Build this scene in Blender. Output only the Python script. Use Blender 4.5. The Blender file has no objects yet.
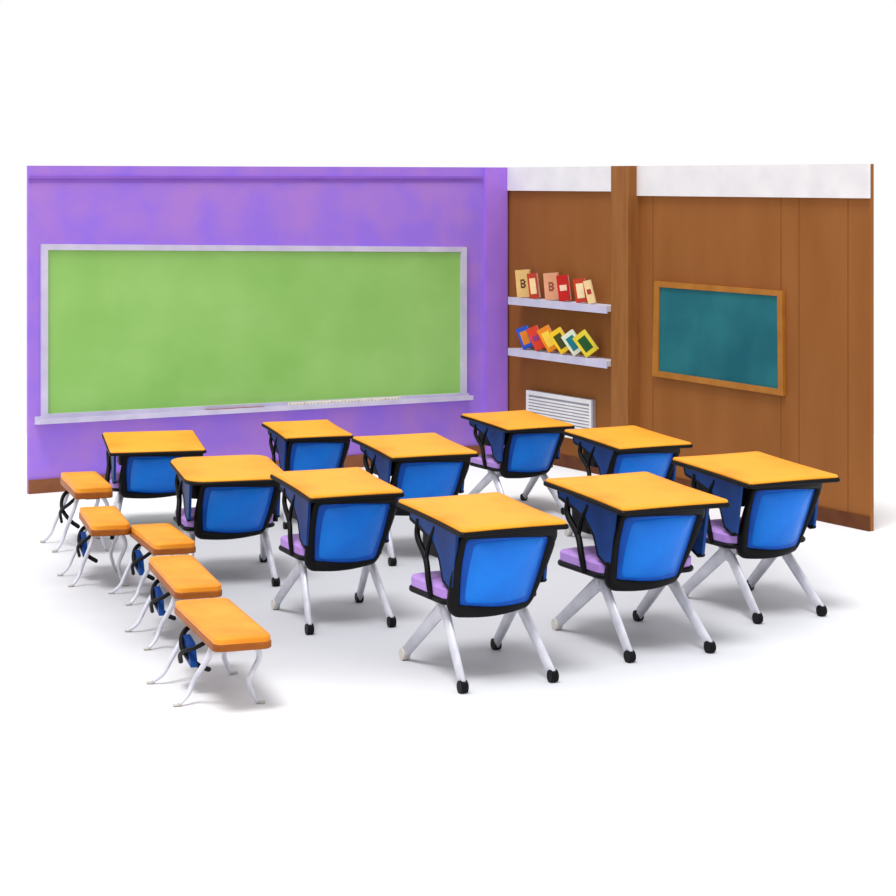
import bpy, bmesh, math, random
from mathutils import Vector, Matrix
random.seed(4)
C = bpy.context.scene.collection
F = 2072.0; HY = 180.0; CAMZ = 2.4

def lin(c):
    return tuple(((v/255)/12.92 if v/255 <= .04045 else ((v/255+.055)/1.055)**2.4) for v in c)
def mat(name, c1, c2=None, scale=3, rough=.5, metal=0, stretch=(1,1,1), linec=None, spec=.5, seams=None, ramp=(.32,.68)):
    m = bpy.data.materials.new(name); m.use_nodes = True
    nt = m.node_tree; b = nt.nodes['Principled BSDF']
    b.inputs['Roughness'].default_value = rough; b.inputs['Metallic'].default_value = metal
    b.inputs['Specular IOR Level'].default_value = spec
    c2 = c2 or tuple(v*.9 for v in c1)
    tc = nt.nodes.new('ShaderNodeTexCoord'); mp = nt.nodes.new('ShaderNodeMapping')
    mp.inputs['Scale'].default_value = stretch
    nz = nt.nodes.new('ShaderNodeTexNoise'); nz.inputs['Scale'].default_value = scale; nz.inputs['Detail'].default_value = 4
    cr = nt.nodes.new('ShaderNodeValToRGB')
    cr.color_ramp.elements[0].position = ramp[0]; cr.color_ramp.elements[1].position = ramp[1]
    cr.color_ramp.elements[0].color = (*lin(c1), 1); cr.color_ramp.elements[1].color = (*lin(c2), 1)
    L = nt.links
    L.new(tc.outputs['Object'], mp.inputs['Vector']); L.new(mp.outputs[0], nz.inputs['Vector'])
    L.new(nz.outputs['Fac'], cr.inputs['Fac'])
    out = cr.outputs['Color']
    if seams:
        sx = nt.nodes.new('ShaderNodeSeparateXYZ'); L.new(tc.outputs['Object'], sx.inputs[0])
        acc = None
        for s in seams:
            cm = nt.nodes.new('ShaderNodeMath'); cm.operation = 'COMPARE'
            L.new(sx.outputs['X'], cm.inputs[0]); cm.inputs[1].default_value = s; cm.inputs[2].default_value = .006
            if acc is None: acc = cm.outputs[0]
            else:
                ad = nt.nodes.new('ShaderNodeMath'); ad.operation = 'MAXIMUM'
                L.new(acc, ad.inputs[0]); L.new(cm.outputs[0], ad.inputs[1]); acc = ad.outputs[0]
        mx = nt.nodes.new('ShaderNodeMix'); mx.data_type = 'RGBA'
        L.new(acc, mx.inputs[0]); L.new(out, mx.inputs[6]); mx.inputs[7].default_value = (*lin(linec), 1)
        out = mx.outputs[2]
    L.new(out, b.inputs['Base Color'])
    return m

# ---------- mesh helpers
def box(bm, lo, hi, M=None):
    vs = [bm.verts.new((x, y, z)) for x in (lo[0], hi[0]) for y in (lo[1], hi[1]) for z in (lo[2], hi[2])]
    for f in ((0,1,3,2),(4,6,7,5),(0,4,5,1),(2,3,7,6),(0,2,6,4),(1,5,7,3)):
        bm.faces.new([vs[i] for i in f])
    if M is not None: bmesh.ops.transform(bm, matrix=M, verts=vs)
def prism(bm, pts, off):
    a = [bm.verts.new(p) for p in pts]; b = [bm.verts.new(Vector(p)+Vector(off)) for p in pts]
    n = len(a)
    bm.faces.new(a); bm.faces.new(b[::-1])
    for i in range(n): bm.faces.new([a[i], b[i], b[(i+1)%n], a[(i+1)%n]])
def smooth_path(pts, k=6):
    P = [Vector(p) for p in pts]; out = []
    Q = [P[0]*2-P[1]]+P+[P[-1]*2-P[-2]]
    for i in range(1, len(Q)-2):
        p0, p1, p2, p3 = Q[i-1:i+3]
        for j in range(k):
            t = j/k
            out.append(.5*((2*p1)+(p2-p0)*t+(2*p0-5*p1+4*p2-p3)*t*t+(3*p1-p0-3*p2+p3)*t**3))
    out.append(P[-1]); return out
def tube(bm, pts, r0, r1=None, seg=10, closed=False, flat=1.0, side=None):
    P = [Vector(p) for p in pts]; n = len(P); r1 = r0 if r1 is None else r1
    rings = []; prev = None
    for i, p in enumerate(P):
        if closed: t = (P[(i+1)%n]-P[i-1]).normalized()
        else: t = (P[min(i+1, n-1)]-P[max(i-1, 0)]).normalized()
        if side is not None: u = Vector(side)
        elif prev is None: u = Vector((0,0,1)) if abs(t.z) < .9 else Vector((1,0,0))
        else: u = prev
        u = (u-t*u.dot(t)).normalized(); v = t.cross(u); prev = u
        r = r0(i/max(1, n-1)) if callable(r0) else r0+(r1-r0)*i/max(1, n-1)
        rings.append([bm.verts.new(p+u*math.cos(a)*r*flat+v*math.sin(a)*r) for a in [2*math.pi*k/seg for k in range(seg)]])
    m = n if closed else n-1
    for i in range(m):
        A, B = rings[i], rings[(i+1)%n]
        for k in range(seg):
            f = bm.faces.new([A[k], A[(k+1)%seg], B[(k+1)%seg], B[k]]); f.smooth = True
    if not closed:
        bm.faces.new(rings[0][::-1]); bm.faces.new(rings[-1])
def rrect(cx, cy, hx, hy, r, n=5, pinch=0.0, ne=8):
    pts = []
    cs = [(cx+hx-r, cy+hy-r, 0), (cx-hx+r, cy+hy-r, 90), (cx-hx+r, cy-hy+r, 180), (cx+hx-r, cy-hy+r, 270)]
    for (x, y, a) in cs:
        for i in range(n+1):
            t = math.radians(a+90*i/n); pts.append([x+r*math.cos(t), y+r*math.sin(t)])
    if pinch:
        out = []; N = len(pts)
        for i in range(N):
            a = pts[i]; b = pts[(i+1)%N]; out.append(a)
            if math.hypot(b[0]-a[0], b[1]-a[1]) > hx*.8:
                mx = (a[0]+b[0])/2-cx; my = (a[1]+b[1])/2-cy; l = math.hypot(mx, my)
                for j in range(1, ne):
                    t = j/ne; k = pinch*math.sin(math.pi*t)
                    out.append([a[0]+(b[0]-a[0])*t-mx/l*k, a[1]+(b[1]-a[1])*t-my/l*k])
        pts = out
    return pts
def slab(bm, outline, z0, z1, crown=0.0, tilt=0.0):
    cx = sum(p[0] for p in outline)/len(outline); cy = sum(p[1] for p in outline)/len(outline)
    e = min(.006, (z1-z0)*.4)
    levels = [(z0, -e), (z0+e, 0), (z1-e, 0), (z1, -e)]
    R = []
    for z, o in levels:
        ring = []
        for x, y in outline:
            d = math.hypot(x-cx, y-cy); k = 1+o/d
            ring.append(bm.verts.new((cx+(x-cx)*k, cy+(y-cy)*k, z)))
        R.append(ring)
    n = len(outline)
    for A, B in zip(R, R[1:]):
        for i in range(n): bm.faces.new([A[i], A[(i+1)%n], B[(i+1)%n], B[i]])
    bm.faces.new(R[0][::-1])
    if crown:
        last = R[-1]
        for s, h in ((.85, .6), (.6, .9)):
            ring = [bm.verts.new((cx+(v.co.x-cx)*s, cy+(v.co.y-cy)*s, z1+crown*h)) for v in R[-1]]
            for i in range(n):
                f = bm.faces.new([last[i], last[(i+1)%n], ring[(i+1)%n], ring[i]]); f.smooth = True
            last = ring
        bm.faces.new(last)
    else: bm.faces.new(R[-1])
    if tilt:
        for v in bm.verts: v.co.z += v.co.y*tilt
def obj(name, bm, m, parent=None, loc=None, rz=0, label=None):
    bmesh.ops.recalc_face_normals(bm, faces=bm.faces)
    me = bpy.data.meshes.new(name); bm.to_mesh(me); bm.free()
    me.materials.append(m)
    o = bpy.data.objects.new(name, me); C.objects.link(o)
    if parent: o.parent = parent
    if loc is not None: o.location = loc; o.rotation_euler = (0, 0, rz)
    if label: o['label'] = label
    return o
def thing(name, label, cat, loc=(0,0,0), rz=0, group=None):
    o = bpy.data.objects.new(name, None); C.objects.link(o); o.empty_display_size = .1
    o.location = loc; o.rotation_euler = (0, 0, rz); o['label'] = label; o['category'] = cat
    if group: o['group'] = group
    return o
def dup(root, label):
    r = root.copy(); C.objects.link(r); r['label'] = label
    for ch in list(root.children):
        c = ch.copy(); C.objects.link(c); c.parent = r
        for g in list(ch.children):
            d = g.copy(); C.objects.link(d); d.parent = c
    return r
def struct(o): o['kind'] = 'structure'; return o

# ---------- materials
purple = mat('purple_paint', (170,124,214), (152,114,226), 2.8, .85, spec=.2, ramp=(.36,.64))
purple_d = mat('purple_trim_paint', (144,98,202), (134,90,196), 3, .8, spec=.2)
purple_l = mat('light_purple_paint', (170,120,226), (158,112,222), 3, .8, spec=.2)
white_p = mat('white_paint', (232,230,232), (220,218,222), 4, .7)
grey_in = mat('vent_grey', (168,166,178), (156,154,168), 4, .7)
shelf_m = mat('shelf_white', (206,204,214), (190,188,200), 5, .6)
frame_m = mat('board_frame_pale', (206,200,224), (190,184,212), 6, .5)
green_m = mat('green_board', (152,200,112), (136,188,96), 1.6, .8, spec=.2)
teal_m = mat('teal_board', (38,114,122), (18,90,104), 1.6, .8, spec=.2)
oak_m = mat('oak_frame', (174,112,38), (158,98,30), 8, .5, spec=.3)
post_m = mat('post_wood', (152,98,50), (138,86,40), 6, .6, stretch=(4,4,.5), spec=.2)
base_m = mat('dark_wood_trim', (100,54,22), (84,42,16), 9, .6, spec=.2)
base_b = mat('brown_wood_trim', (140,88,56), (126,76,48), 9, .6, spec=.2)
orange_m = mat('orange_laminate', (238,160,42), (218,132,22), 1.9, .5, spec=.2, ramp=(.36,.66))
orange_b = mat('orange_bench', (236,160,50), (222,134,28), 4, .5, spec=.2)
orange_d = mat('brown_orange_edge', (160,88,16), (134,68,8), 9, .5, spec=.25)
black_m = mat('black_plastic', (9,9,12), (4,4,6), 6, .5, spec=.15)
blue_m = mat('blue_plastic', (6,124,230), (0,92,200), 2.6, .4, spec=.25)
blue_e = mat('edge_blue_plastic', (0,84,186), (0,66,160), 4, .4, spec=.2)
blue_d = mat('deep_blue_plastic', (8,66,140), (2,46,110), 5, .45, spec=.2)
seat_m = mat('lilac_seat', (186,148,218), (168,128,204), 6, .8, spec=.2)
leg_m = mat('pale_leg_metal', (222,222,230), (196,196,208), 9, .35, metal=.15)
foot_m = mat('pale_foot', (206,200,190), (180,176,172), 9, .6)
page_m = mat('paper', (244,238,226), (228,220,204), 20, .9)
# floor: base colour fades from pale grey mid-room to near white outwards
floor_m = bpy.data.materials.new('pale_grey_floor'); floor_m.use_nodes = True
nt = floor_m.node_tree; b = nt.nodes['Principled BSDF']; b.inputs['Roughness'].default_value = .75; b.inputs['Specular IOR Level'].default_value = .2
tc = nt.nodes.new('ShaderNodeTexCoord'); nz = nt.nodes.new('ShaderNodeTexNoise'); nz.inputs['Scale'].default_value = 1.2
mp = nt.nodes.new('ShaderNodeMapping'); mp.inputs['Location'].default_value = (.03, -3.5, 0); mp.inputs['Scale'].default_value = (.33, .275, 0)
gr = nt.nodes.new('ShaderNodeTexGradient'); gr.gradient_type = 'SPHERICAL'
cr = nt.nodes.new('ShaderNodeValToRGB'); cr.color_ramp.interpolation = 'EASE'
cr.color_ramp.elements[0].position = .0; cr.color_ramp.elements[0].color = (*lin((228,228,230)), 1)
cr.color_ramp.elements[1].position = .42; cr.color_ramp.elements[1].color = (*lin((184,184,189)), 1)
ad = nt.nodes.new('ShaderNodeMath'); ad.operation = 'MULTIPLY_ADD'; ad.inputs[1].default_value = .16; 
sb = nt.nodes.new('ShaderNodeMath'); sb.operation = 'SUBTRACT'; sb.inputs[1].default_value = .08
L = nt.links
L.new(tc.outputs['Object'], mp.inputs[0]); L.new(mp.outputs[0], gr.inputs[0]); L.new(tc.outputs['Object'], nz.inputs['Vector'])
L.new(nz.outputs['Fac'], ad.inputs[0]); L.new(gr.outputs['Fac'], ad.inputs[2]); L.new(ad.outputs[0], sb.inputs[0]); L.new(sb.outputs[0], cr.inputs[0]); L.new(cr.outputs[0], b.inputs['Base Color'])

# ---------- room
ang = math.radians(31.0)
COR = Vector((.5236, 18.08))
uR = Vector((math.sin(ang), -math.cos(ang))); rzR = math.atan2(uR.y, uR.x)
uB = Vector((math.cos(ang), math.sin(ang))); rzB = ang
LENB = 4.355; LENR = 4.585
ORB = COR-uB*LENB
TOP = 2.51
def hit(px, py, O, u, d=0):
    nrm = Vector((-u.y, u.x)); Q = O-nrm*d
    k = (px-448)/F
    s = (k*Q.y-Q.x)/(u.x-k*u.y)
    return s, CAMZ-(py-HY)*(Q.y+u.y*s)/F
def onR(px, py, d=0): return hit(px, py, COR, uR, d)
def onB(px, py, d=0): return hit(px, py, ORB, uB, d)
def W3(O, u, s, d=0, z=0):
    nrm = Vector((-u.y, u.x)); p = O+u*s-nrm*d
    return (p.x, p.y, z)

s_seams = [onR(x, 300)[0] for x in (653, 781, 799, 848)]
wood_m = mat('brown_wood_panel', (148,92,46), (139,84,38), 1.8, .7, stretch=(2,2,.6), seams=s_seams, linec=(124,72,30), spec=.15)

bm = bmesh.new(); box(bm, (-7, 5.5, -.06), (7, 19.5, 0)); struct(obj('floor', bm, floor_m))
bm = bmesh.new(); box(bm, (0, 0, 0), (LENB, .03, TOP)); struct(obj('wall_back', bm, purple, loc=(*ORB, 0), rz=rzB))
bm = bmesh.new(); box(bm, (0, 0, 0), (LENR, .03, TOP)); struct(obj('wall_right', bm, wood_m, loc=(*COR, 0), rz=rzR))
bm = bmesh.new(); box(bm, (0, -.02, 0), (LENB, 0, .105)); struct(obj('baseboard_back', bm, base_b, loc=(*ORB, 0), rz=rzB))
bm = bmesh.new(); box(bm, (0.03, -.015, 0), (LENR, 0, .1)); struct(obj('baseboard_right', bm, base_m, loc=(*COR, 0), rz=rzR))
PD = .11
sp0, sp1 = onR(611, 300, PD)[0], onR(628, 300, PD)[0]
def strip(n, s0, s1, z0, z1, m, O, rz, d=.025):
    bm = bmesh.new(); box(bm, (s0, -d, z0), (s1, 0, z1)); return struct(obj(n, bm, m, loc=(*O, 0), rz=rz))
strip('trim_1', .03, sp0, onR(560, 191)[1], TOP, white_p, COR, rzR)
strip('trim_2', sp1, LENR, onR(750, 197)[1], TOP, white_p, COR, rzR)
bm = bmesh.new(); box(bm, (sp0, -PD, 0), (sp1, 0, TOP+.002)); struct(obj('trim_3', bm, post_m, loc=(*COR, 0), rz=rzR))
zc = onB(250, 176)[1]
bm = bmesh.new(); box(bm, (0, -.014, zc-.022), (onB(482, 180)[0], 0, zc)); box(bm, (0, -.006, zc-.05), (onB(482, 180)[0], 0, zc-.022))
struct(obj('trim_4', bm, purple_d, loc=(*ORB, 0), rz=rzB))
bm = bmesh.new(); box(bm, (onB(484, 300)[0], -.03, 0), (LENB-.025, 0, TOP-.002)); struct(obj('trim_5', bm, purple_l, loc=(*ORB, 0), rz=rzB))

# ---------- boards
def quad_on(fn, pts, d): return [fn(*p, d) for p in pts]
def board(name, label, outer, inner, fm, sm, O, rz, surf, frame_d=.035):
    s0 = outer[0][0]; zb = min(p[1] for p in outer)
    u = Vector((math.cos(rz), math.sin(rz)))
    t = thing(name, label, 'board', (O.x+u.x*s0, O.y+u.y*s0, zb), rz)
    o2 = [(p[0]-s0, p[1]-zb) for p in outer]; i2 = [(p[0]-s0, p[1]-zb) for p in inner]
    bm = bmesh.new(); prism(bm, [(x, -.018, z) for x, z in i2], (0, .016, 0)); obj(surf, bm, sm, t)
    bm = bmesh.new()
    A = [[bm.verts.new((p[0], y, p[1])) for p in q] for q in (o2, i2) for y in (-frame_d, -.002)]
    for k in range(4):
        j = (k+1)%4
        bm.faces.new([A[0][k], A[0][j], A[2][j], A[2][k]]); bm.faces.new([A[1][k], A[3][k], A[3][j], A[1][j]])
        bm.faces.new([A[0][k], A[1][k], A[1][j], A[0][j]]); bm.faces.new([A[2][k], A[2][j], A[3][j], A[3][k]])
    obj('frame', bm, fm, t)
    return t, s0, zb
outer = quad_on(onB, [(42,244), (467,247), (467,398), (42,420)], .035)
inner = quad_on(onB, [(48,250), (461,252), (461,393), (48,414)], .03)
gb, s0, zb = board('chalkboard', 'wide light green chalkboard in pale frame on purple wall', outer, inner, frame_m, green_m, ORB, rzB, 'writing_surface')
a = onB(39, 418, .1); b = onB(473, 394, .1)
bm = bmesh.new()
va = (a[0]-s0, a[1]-zb); vb = (b[0]-s0, b[1]-zb)
sec = [(-.002, 0), (-.036, 0), (-.036, -.03), (-.095, -.03), (-.095, -.012), (-.105, -.012), (-.105, -.05), (-.002, -.06)]
n = len(sec)
RA = [bm.verts.new((va[0], y, va[1]+z)) for y, z in sec]; RB = [bm.verts.new((vb[0], y, vb[1]+z)) for y, z in sec]
bm.faces.new(RA); bm.faces.new(RB[::-1])
for i in range(n): bm.faces.new([RA[i], RA[(i+1)%n], RB[(i+1)%n], RB[i]])
obj('chalk_tray', bm, frame_m, gb)
sl = (b[1]-a[1])/(b[0]-a[0])
def tray_item(px0, px1, h, name, label, cat, m, w):
    p0 = onB(px0, 400, .065)[0]; p1 = onB(px1, 400, .065)[0]
    z = a[1]+sl*(p0-a[0])-.029
    o = thing(name, label, cat, W3(ORB, uB, p0, .065, z), rzB)
    o.rotation_euler = (0, -math.atan(sl), rzB)
    bm = bmesh.new(); box(bm, (0, -w, 0), (p1-p0, w, h)); obj('body', bm, m, o)
    return o, p1-p0
r, L_ = tray_item(288, 400, .036, 'ruler', 'long white ruler with tick marks on the chalkboard tray', 'ruler', page_m, .008)
pts = [(.01, .004), (L_-.01, .004)]
N = 32
for i in range(N, -1, -1):
    x = .014+i*(L_-.034)/N; h = .03 if i % 4 == 0 else .02
    pts += [(x+.005, .009), (x+.005, h), (x, h), (x, .009)]
bm = bmesh.new(); prism(bm, [(x, -.0095, z) for x, z in pts], (0, .0014, 0))
obj('tick_marks', bm, mat('grey_ink', (150,140,160)), r)
r2, L_ = tray_item(206, 262, .02, 'pointer_stick', 'thin reddish pointer stick on the chalkboard tray left of the ruler', 'pointer', mat('red_brown_wood', (176,112,104)), .009)
bm = bmesh.new(); tube(bm, [(L_, 0, .01), (L_+.03, 0, .01)], .009, .004); obj('tip', bm, black_m, r2)

outer = quad_on(onR, [(654,281), (782,291), (783,396), (652,376)], .03)
inner = quad_on(onR, [(659,287), (777,296), (778,389), (658,371)], .03)
board('noticeboard', 'small dark teal board in orange oak frame on brown wall', outer, inner, oak_m, teal_m, COR, rzR, 'panel', .03)

# ---------- shelves and books
SD = .15
shA = onR(508, 300, SD)[0]; shB = sp0-.004
def shelf(pyl, label):
    z = onR(560, pyl, SD)[1]; Ls = shB-shA
    t = thing('wall_shelf', label, 'shelf', W3(COR, uR, shA, 0, z), rzR, 'white wall shelves')
    bm = bmesh.new(); box(bm, (0, -SD+.008, -.045), (Ls, 0, 0)); obj('board', bm, shelf_m, t)
    bm = bmesh.new(); box(bm, (0, -SD, -.06), (Ls, -SD+.008, .004)); obj('front_lip', bm, frame_m, t)
    for k in (.2, .8):
        bm = bmesh.new(); prism(bm, [(Ls*k, -.002, -.045), (Ls*k, -.1, -.045), (Ls*k, -.002, -.06)], (.015, 0, 0)); obj('bracket', bm, shelf_m, t)
    return z
zU = shelf(302, 'upper white wall shelf between purple wall and wooden post')
zL = shelf(355, 'lower white wall shelf just above the louvred panel')
def bookmat(c): return mat('book_cover', c, tuple(v*.92 for v in c), 12, .6, spec=.2)
R_ = math.radians
def make_book(px, z, w, h, th, cov, mk, lean, yaw, label, grp, style):
    d = .12
    s = onR(px, 300, d)[0]
    t = thing('book', label, 'book', W3(COR, uR, s, d, z+.001), 0, grp)
    t.rotation_euler = (Matrix.Rotation(rzR+yaw, 4, 'Z') @ Matrix.Rotation(-lean, 4, 'Y')).to_euler()
    cm = bookmat(cov)
    bm = bmesh.new()
    prism(bm, [(0, -th/2, 0), (w, -th/2, 0), (w, -th/2+.004, 0), (.005, -th/2+.004, 0), (.005, th/2-.004, 0), (w, th/2-.004, 0), (w, th/2, 0), (0, th/2, 0)], (0, 0, h))
    obj('cover', bm, cm, t)
    bm = bmesh.new(); box(bm, (.005, -th/2+.004, .004), (w-.005, th/2-.004, h-.004)); obj('pages', bm, page_m, t)
    mm = bookmat(mk); bm = bmesh.new(); y = -th/2-.0015
    if style == 0:      # letter-like mark, a boxy B drawn on a small grid
        rows = ["11110", "10011", "11110", "10011", "11110"][::-1]
        cw, ch = .0095, .015; x0 = w*.52-2.5*cw; z0 = h*.5-2.5*ch; V = {}
        def gv(i, j):
            if (i, j) not in V: V[(i, j)] = bm.verts.new((x0+i*cw, y, z0+j*ch))
            return V[(i, j)]
        for j, row in enumerate(rows):
            for i, c in enumerate(row):
                if c == '1': bm.faces.new([gv(i, j), gv(i+1, j), gv(i+1, j+1), gv(i, j+1)])
    elif style == 1:
        box(bm, (w*.2, y, h*.18), (w*.82, y+.0014, h*.8))
    else:
        box(bm, (w*.2, y, h*.4), (w*.8, y+.0014, h*.62))
    obj('cover_mark', bm, mm, t)
U = 'books on the upper shelf'; Lw = 'books leaning on the lower shelf'
make_book(518, zU, .125, .235, .04, (232,190,120), (96,58,36), R_(5), R_(38), 'cream book with dark letter mark, first from the purple wall on upper shelf', U, 0)
make_book(531, zU, .085, .215, .06, (190,62,40), (244,214,160), R_(8), R_(38), 'orange red book right beside the first cream book on upper shelf', U, 1)
make_book(546, zU, .125, .225, .04, (226,160,124), (150,70,56), R_(5), R_(38), 'pinkish tan book with dark letter mark, middle of upper shelf', U, 0)
make_book(560, zU, .10, .215, .05, (196,32,28), (240,206,180), R_(7), R_(38), 'bright red book with pale band, middle of upper shelf', U, 2)
make_book(577, zU, .10, .195, .045, (200,62,36), (250,224,180), R_(9), R_(38), 'short orange red book with cream panel, near the post on upper shelf', U, 1)
make_book(589, zU, .06, .19, .035, (240,208,150), (170,60,50), R_(14), R_(38), 'cream book with red band leaning nearest the post on upper shelf', U, 2)
LB = [((40,84,196), (226,130,40), 'blue book with orange panel leaning nearest the purple wall on lower shelf', 1, .105, .185),
      ((220,64,40), (150,60,120), 'red book with purple band leaning on lower shelf', 2, .10, .20),
      ((240,140,30), (250,210,70), 'orange book with yellow panel leaning on lower shelf', 1, .11, .21),
      ((246,200,40), (70,72,30), 'yellow book with dark olive panel leaning on lower shelf', 1, .115, .20),
      ((220,228,206), (30,120,130), 'pale book with teal panel leaning on lower shelf', 1, .115, .19),
      ((230,206,50), (34,84,40), 'yellow edged book with dark green panel leaning nearest the post on lower shelf', 1, .125, .195)]
for i, (c, mk, lb, st, bw, bh) in enumerate(LB):
    make_book(524+i*12.6, zL, bw, bh, .035, c, mk, R_((22,26,30,34,36,38)[i]), R_(38), lb, Lw, st)

# ---------- louvred panel under the shelves
sA, zA = onR(526, 390, .05); sB, _ = onR(591, 400, .05)
t = thing('vent_panel', 'white louvred vent panel on brown wall below the shelves', 'vent', W3(COR, uR, sA, 0, .26), rzR)
hh = zA-.26; ww = sB-sA
bm = bmesh.new(); box(bm, (0, -.035, 0), (ww, -.002, hh)); obj('body', bm, grey_in, t)
NL = 10
for i in range(NL):
    z = .035+i*(hh-.08)/NL
    bm = bmesh.new(); prism(bm, [(.028, -.035, z), (.028, -.048, z), (.028, -.048, z+.012), (.028, -.036, z+(hh-.08)/NL*.72)], (ww-.056, 0, 0)); obj('louvre', bm, white_p, t)
bm = bmesh.new()
A = [[bm.verts.new(p) for p in q] for y in (-.05, -.035) for q in ([(0,y,0),(ww,y,0),(ww,y,hh),(0,y,hh)], [(.028,y,.028),(ww-.028,y,.028),(ww-.028,y,hh-.035),(.028,y,hh-.035)])]
for k in range(4):
    j = (k+1)%4
    bm.faces.new([A[0][k], A[0][j], A[1][j], A[1][k]]); bm.faces.new([A[2][k], A[3][k], A[3][j], A[2][j]])
    bm.faces.new([A[0][k], A[2][k], A[2][j], A[0][j]]); bm.faces.new([A[1][k], A[1][j], A[3][j], A[3][k]])
obj('frame', bm, white_p, t)

# ---------- desk with attached seat
HX, HYY, TL = .30, .385, .055
def top_meshes(r, pinch):
    a = bmesh.new(); slab(a, rrect(0, 0, HX, HYY, r, 7, pinch), .735, .752, .002, TL)
    c = bmesh.new(); slab(c, rrect(0, 0, HX+.008, HYY+.008, max(.014, r-.002), 7, pinch*.8), .717, .738, 0, TL)
    return a, c
def make_desk():
    t = thing('school_desk', '', 'desk', group='orange topped school desks with blue seat backs')
    a, c = top_meshes(.02, .008)
    top = obj('tabletop', a, orange_m, t); obj('edge_trim', c, black_m, top)
    YB = -.27
    def P(x, z, d=0):     # curved shell; the bottom is narrower, tucked in under the seat and slanted
        k = .86+.14*min(1, max(0, (z-.34)/.34))
        return (x*k+(z-.52)*.14, YB-.055*(1-(x/.26)**2)+(.70-z)*.30+d, z)
    ol = rrect(0, .508, .254, .178, .040, 5, -.008, 8)
    cx, cz = 0, .508
    def rings(bm, spec):
        R = [[bm.verts.new(P(cx+(x-cx)*sc, cz+(z-cz)*sc, d)) for x, z in ol] for d, sc in spec]
        n = len(ol)
        for A, B in zip(R, R[1:]):
            for i in range(n):
                f = bm.faces.new([A[i], A[(i+1)%n], B[(i+1)%n], B[i]]); f.smooth = True
        bm.faces.new(R[0][::-1]); bm.faces.new(R[-1])
    bm = bmesh.new(); rings(bm, ((.02, .2), (.02, .6), (.02, 1), (-.010, 1), (-.012, .82), (-.010, .6), (-.010, .15)))
    bk = obj('backrest', bm, blue_e, t)
    bm = bmesh.new(); rings(bm, ((-.006, .83), (-.016, .79), (-.030, .60), (-.040, .40), (-.043, .15)))
    obj('backrest_pad', bm, blue_m, bk, label='brighter blue raised centre')
    bm = bmesh.new(); tube(bm, [P(x, z, .002) for x, z in ol], lambda t: .028+.009*math.sin(t*4*math.pi+.8), closed=True, seg=8); obj('backrest_frame', bm, black_m, bk)
    # seat
    bm = bmesh.new(); slab(bm, rrect(-.015, .07, .265, .24, .07), .375, .425, .016); st = obj('seat', bm, seat_m, t)
    bm = bmesh.new(); slab(bm, rrect(-.015, .07, .275, .25, .075), .352, .376); obj('seat_shell', bm, black_m, st)
    poly = [(-.26, .705), (.30, .73), (.29, .69), (.17, .665), (.02, .62), (-.06, .55), (-.10, .46), (-.17, .43), (-.21, .44)]
    for sx in (-1, 1):
        x = sx*.262
        bm = bmesh.new(); prism(bm, [(x-.008, y, z) for y, z in poly], (.016, 0, 0)); sp = obj('side_panel', bm, blue_d, t)
        bm = bmesh.new(); tube(bm, [(x, y, z) for y, z in poly[1:]], .012, seg=8); obj('panel_edge', bm, black_m, sp)
        bm = bmesh.new()
        tube(bm, smooth_path([(x, .20, .70), (x+sx*.012, .19, .62), (x+sx*.016, .08, .53), (x+sx*.03, .02, .44), (sx*.285, .0, .36)]), .016, seg=8)
        obj('support_arm', bm, black_m, t)
        bm = bmesh.new()
        tube(bm, smooth_path([(x, -.0, .69), (x+sx*.014, .05, .61), (x+sx*.014, .08, .53)]), .012, seg=8)
        obj('arm_brace', bm, black_m, t)
    bm = bmesh.new(); slab(bm, rrect(0, .17, .215, .12, .05), .53, .66); bt = obj('book_tray', bm, black_m, t)
    for sx in (-1, 1):
        bm = bmesh.new(); box(bm, (sx*.19-.01, .07, .655), (sx*.19+.01, .26, .722)); obj('tray_hanger', bm, black_m, bt)
    # legs
    for sx, sy, off in ((-1,-1,-.085), (-1,1,-.045), (1,-1,.0), (1,1,.075)):
            x = sx*.212
            bm = bmesh.new()
            yf = .385*sy; fx = x+off
            tube(bm, [(x, -sy*.015, .325), (x+(fx-x)*.12, yf*.12, .285), (fx, yf, .034)], .044, .031, seg=10, flat=.55, side=(1,0,0))
            lg = obj('leg', bm, leg_m, t)
            bm = bmesh.new()
            pale = (sx < 0 and sy > 0); fr = .029
            tube(bm, [(fx-.02, yf, fr), (fx-.016, yf, fr), (fx+.016, yf, fr), (fx+.02, yf, fr)], fr, seg=14)
            obj('foot', bm, foot_m if pale else black_m, lg, label='pale grey foot' if pale else None)
    for sx in (-1, 1):
        bm = bmesh.new(); prism(bm, [(sx*.216-.012, -.10, .352), (sx*.216-.012, .09, .352), (sx*.216-.012, .035, .26), (sx*.216-.012, -.035, .26)], (.024, 0, 0))
        obj('leg_hub', bm, leg_m, t)
    bm = bmesh.new(); tube(bm, [(-.21, 0, .30), (.21, 0, .30)], .016); obj('crossbar', bm, foot_m, t)
    return t
desk = make_desk()
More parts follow.
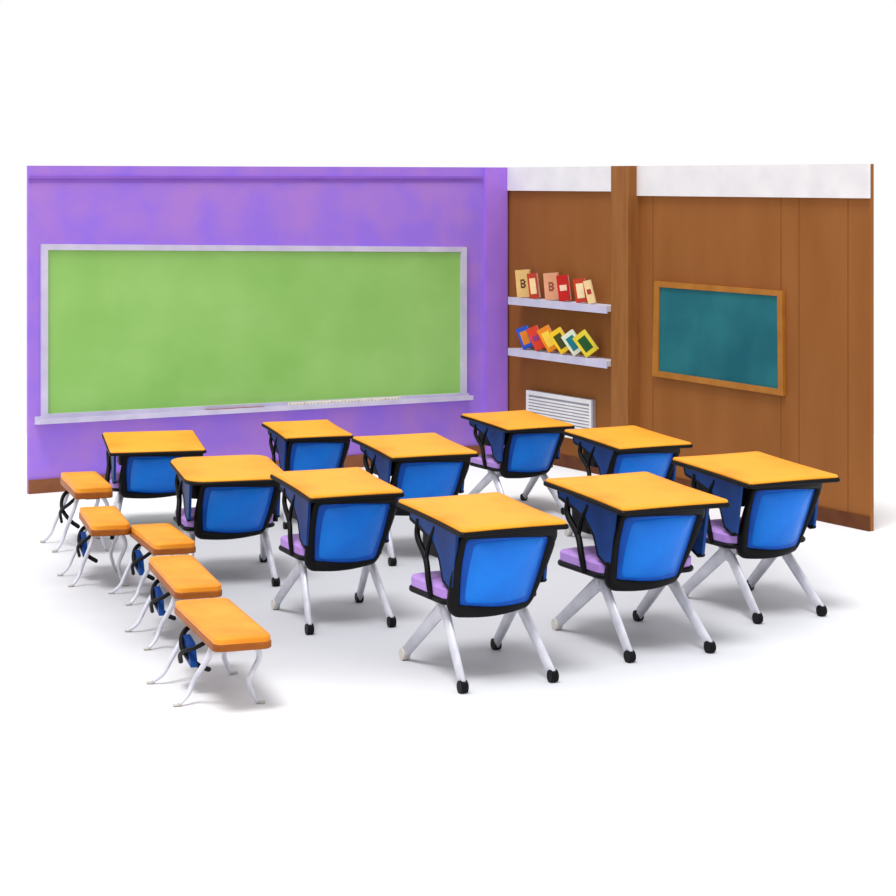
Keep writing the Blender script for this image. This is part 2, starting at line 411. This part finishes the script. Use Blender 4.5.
# tabletop pixel, height, size, yaw, backrest width and shift, leg spread, label
DK = [(481,510,.785,.945,26,1.0,0,1,'orange-topped desk standing nearest the camera, in front of all the other blue-backed desks'),
      (635,489,.79,1.055,26,.87,-.03,.88,'large orange-topped desk directly right of the front-most desk'),
      (754,466,.79,1.0,27,.86,.005,.84,'rightmost orange-topped desk, standing below the teal board'),
      (336,481,.75,.88,23,1.0,.01,1.04,'orange-topped desk just left of and behind the front-most desk'),
      (228,467,.66,1.02,16,.88,.01,1,'round-cornered orange-topped desk with short legs, second from the benches'),
      (153,440.5,.60,1.06,13,.92,.02,.95,'orange-topped desk in the far left corner, beside the hindmost bench'),
      (307,428,.65,.81,20,1.0,.01,1,'smallest orange-topped desk, standing by the purple wall under the green board'),
      (414,444,.70,.97,22,.95,.01,1,'orange-topped desk in the middle, behind the gap between the two left front desks'),
      (517,419,.66,.91,28,.94,.01,1,'hindmost orange-topped desk, in front of the white vent panel'),
      (627,436,.70,.93,27,1.0,-.03,1,'orange-topped desk in front of the wooden post')]
for i, (px, py, h, sc, yaw, bw, bo, ls, lb) in enumerate(DK):
    o = desk if i == 0 else dup(desk, lb)
    o['label'] = lb
    D = (CAMZ-h)*F/(py-HY)
    o.location = ((px-448)*D/F, D, 0); o.rotation_euler = (0, 0, R_(yaw)); o.scale = (sc, sc, h/.752)
    for ch in o.children:
        if ch.name.startswith('backrest'): ch.scale = (bw, 1, 1); ch.location = (bo, 0, 0)
        if ch.name.startswith(('leg', 'crossbar')): ch.scale = (ls, 1, 1)
    if i in (4, 5):      # rounder / straight-edged tabletop
        a_, c_ = top_meshes(.12 if i == 4 else .02, 0)
        for ch in o.children:
            if ch.name.startswith('tabletop'):
                for tgt, b_, m_ in ((ch, a_, orange_m), (ch.children[0], c_, black_m)):
                    bmesh.ops.recalc_face_normals(b_, faces=b_.faces)
                    me = bpy.data.meshes.new('tabletop_variant'); b_.to_mesh(me); b_.free(); me.materials.append(m_); tgt.data = me

# ---------- benches
def make_bench():
    t = thing('bench', '', 'bench', group='row of narrow orange benches')
    bm = bmesh.new(); slab(bm, rrect(0, 0, .135, .47, .045, 6), .386, .422, .006); s = obj('seat', bm, orange_b, t)
    bm = bmesh.new(); slab(bm, rrect(0, 0, .139, .474, .047, 6), .352, .392); obj('edge_band', bm, orange_d, s)
    for sx, sy, fx, fy in ((-1,-1,-.235,-.20), (-1,1,-.27,.24), (1,-1,.105,-.27), (1,1,.115,.30)):
            bm = bmesh.new()
            tube(bm, smooth_path([(sx*.04, sy*.20, .352), (sx*.09, sy*.24, .335), (sx*.125, sy*.26, .26), (fx*.72, fy*.98, .14), (fx*.86, fy, .06), (fx*1.04, fy*1.06, .012)]), .018, .010, seg=8)
            lg = obj('leg', bm, leg_m, t)
            bm = bmesh.new(); tube(bm, [(fx*1.0, fy*1.05, .010), (fx*1.0+sx*.04, fy*1.08, .010)], .010, .008, seg=8); obj('foot', bm, foot_m, lg)
    bm = bmesh.new(); box(bm, (-.05, -.36, .336), (.05, .36, .353)); obj('under_rail', bm, black_m, t)
    bm = bmesh.new(); tube(bm, smooth_path([(-.05, .24, .345), (-.14, .18, .31), (-.17, .08, .24), (-.12, -.02, .17), (-.05, .04, .12)]), .014, seg=8); obj('bracket', bm, black_m, t)
    bm = bmesh.new(); tube(bm, smooth_path([(-.05, -.10, .345), (-.13, -.06, .28), (-.18, .06, .22), (-.16, .17, .14)]), .012, seg=8); obj('bracket', bm, black_m, t)
    bm = bmesh.new(); prism(bm, [(-.155, -.04, .16), (-.155, .17, .19), (-.155, .15, .30), (-.155, .02, .28)], (.035, 0, 0)); obj('bracket_plate', bm, blue_d, t)
    return t
bench = make_bench()
BN = [(221,617,.35,.98,.98,19,'large orange-topped bench nearest the camera, frontmost of the left row'),
      (184,570,.36,.88,.97,17,'orange-topped bench directly behind the frontmost one'),
      (162,533,.37,.88,.76,20,'middle bench of the left row, with two benches nearer and two farther back'),
      (104,515,.39,.83,.76,16,'orange-topped bench second from the far end of the left row'),
      (86,479,.44,.88,.80,18,'hindmost orange-topped bench beside the far left desk')]
for i, (px, py, h, sx, sy, yaw, lb) in enumerate(BN):
    o = bench if i == 0 else dup(bench, lb)
    o['label'] = lb
    D = (CAMZ-h)*F/(py-HY)
    o.location = ((px-448)*D/F, D, 0); o.rotation_euler = (0, 0, R_(yaw)); o.scale = (sx, sy, h/.424)
    if i == 4:      # the hindmost bench shows no blue plate
        for ch in list(o.children):
            if ch.name.startswith('bracket_plate'): bpy.data.objects.remove(ch)

# ---------- light, world, camera
w = bpy.data.worlds.new('world'); bpy.context.scene.world = w; w.use_nodes = True
w.node_tree.nodes['Background'].inputs[0].default_value = (1, 1, 1, 1)
w.node_tree.nodes['Background'].inputs[1].default_value = 1.0
sl = bpy.data.lights.new('sun', 'SUN'); sl.energy = 2.4; sl.angle = R_(20)
so = bpy.data.objects.new('sun', sl); C.objects.link(so)
so.rotation_euler = Vector((.16, .34, -1.0)).to_track_quat('-Z', 'Y').to_euler(); so.location = (-3, 5, 6)
cd = bpy.data.cameras.new('camera'); cam = bpy.data.objects.new('camera', cd); C.objects.link(cam)
cam.location = (0, 0, CAMZ); cam.rotation_euler = (math.pi/2, 0, 0)
cd.sensor_width = 36; cd.lens = F/896*36; cd.shift_y = -(448-HY)/896
cd.clip_end = 200
bpy.context.scene.camera = cam
bpy.context.scene.view_settings.view_transform = 'Standard'
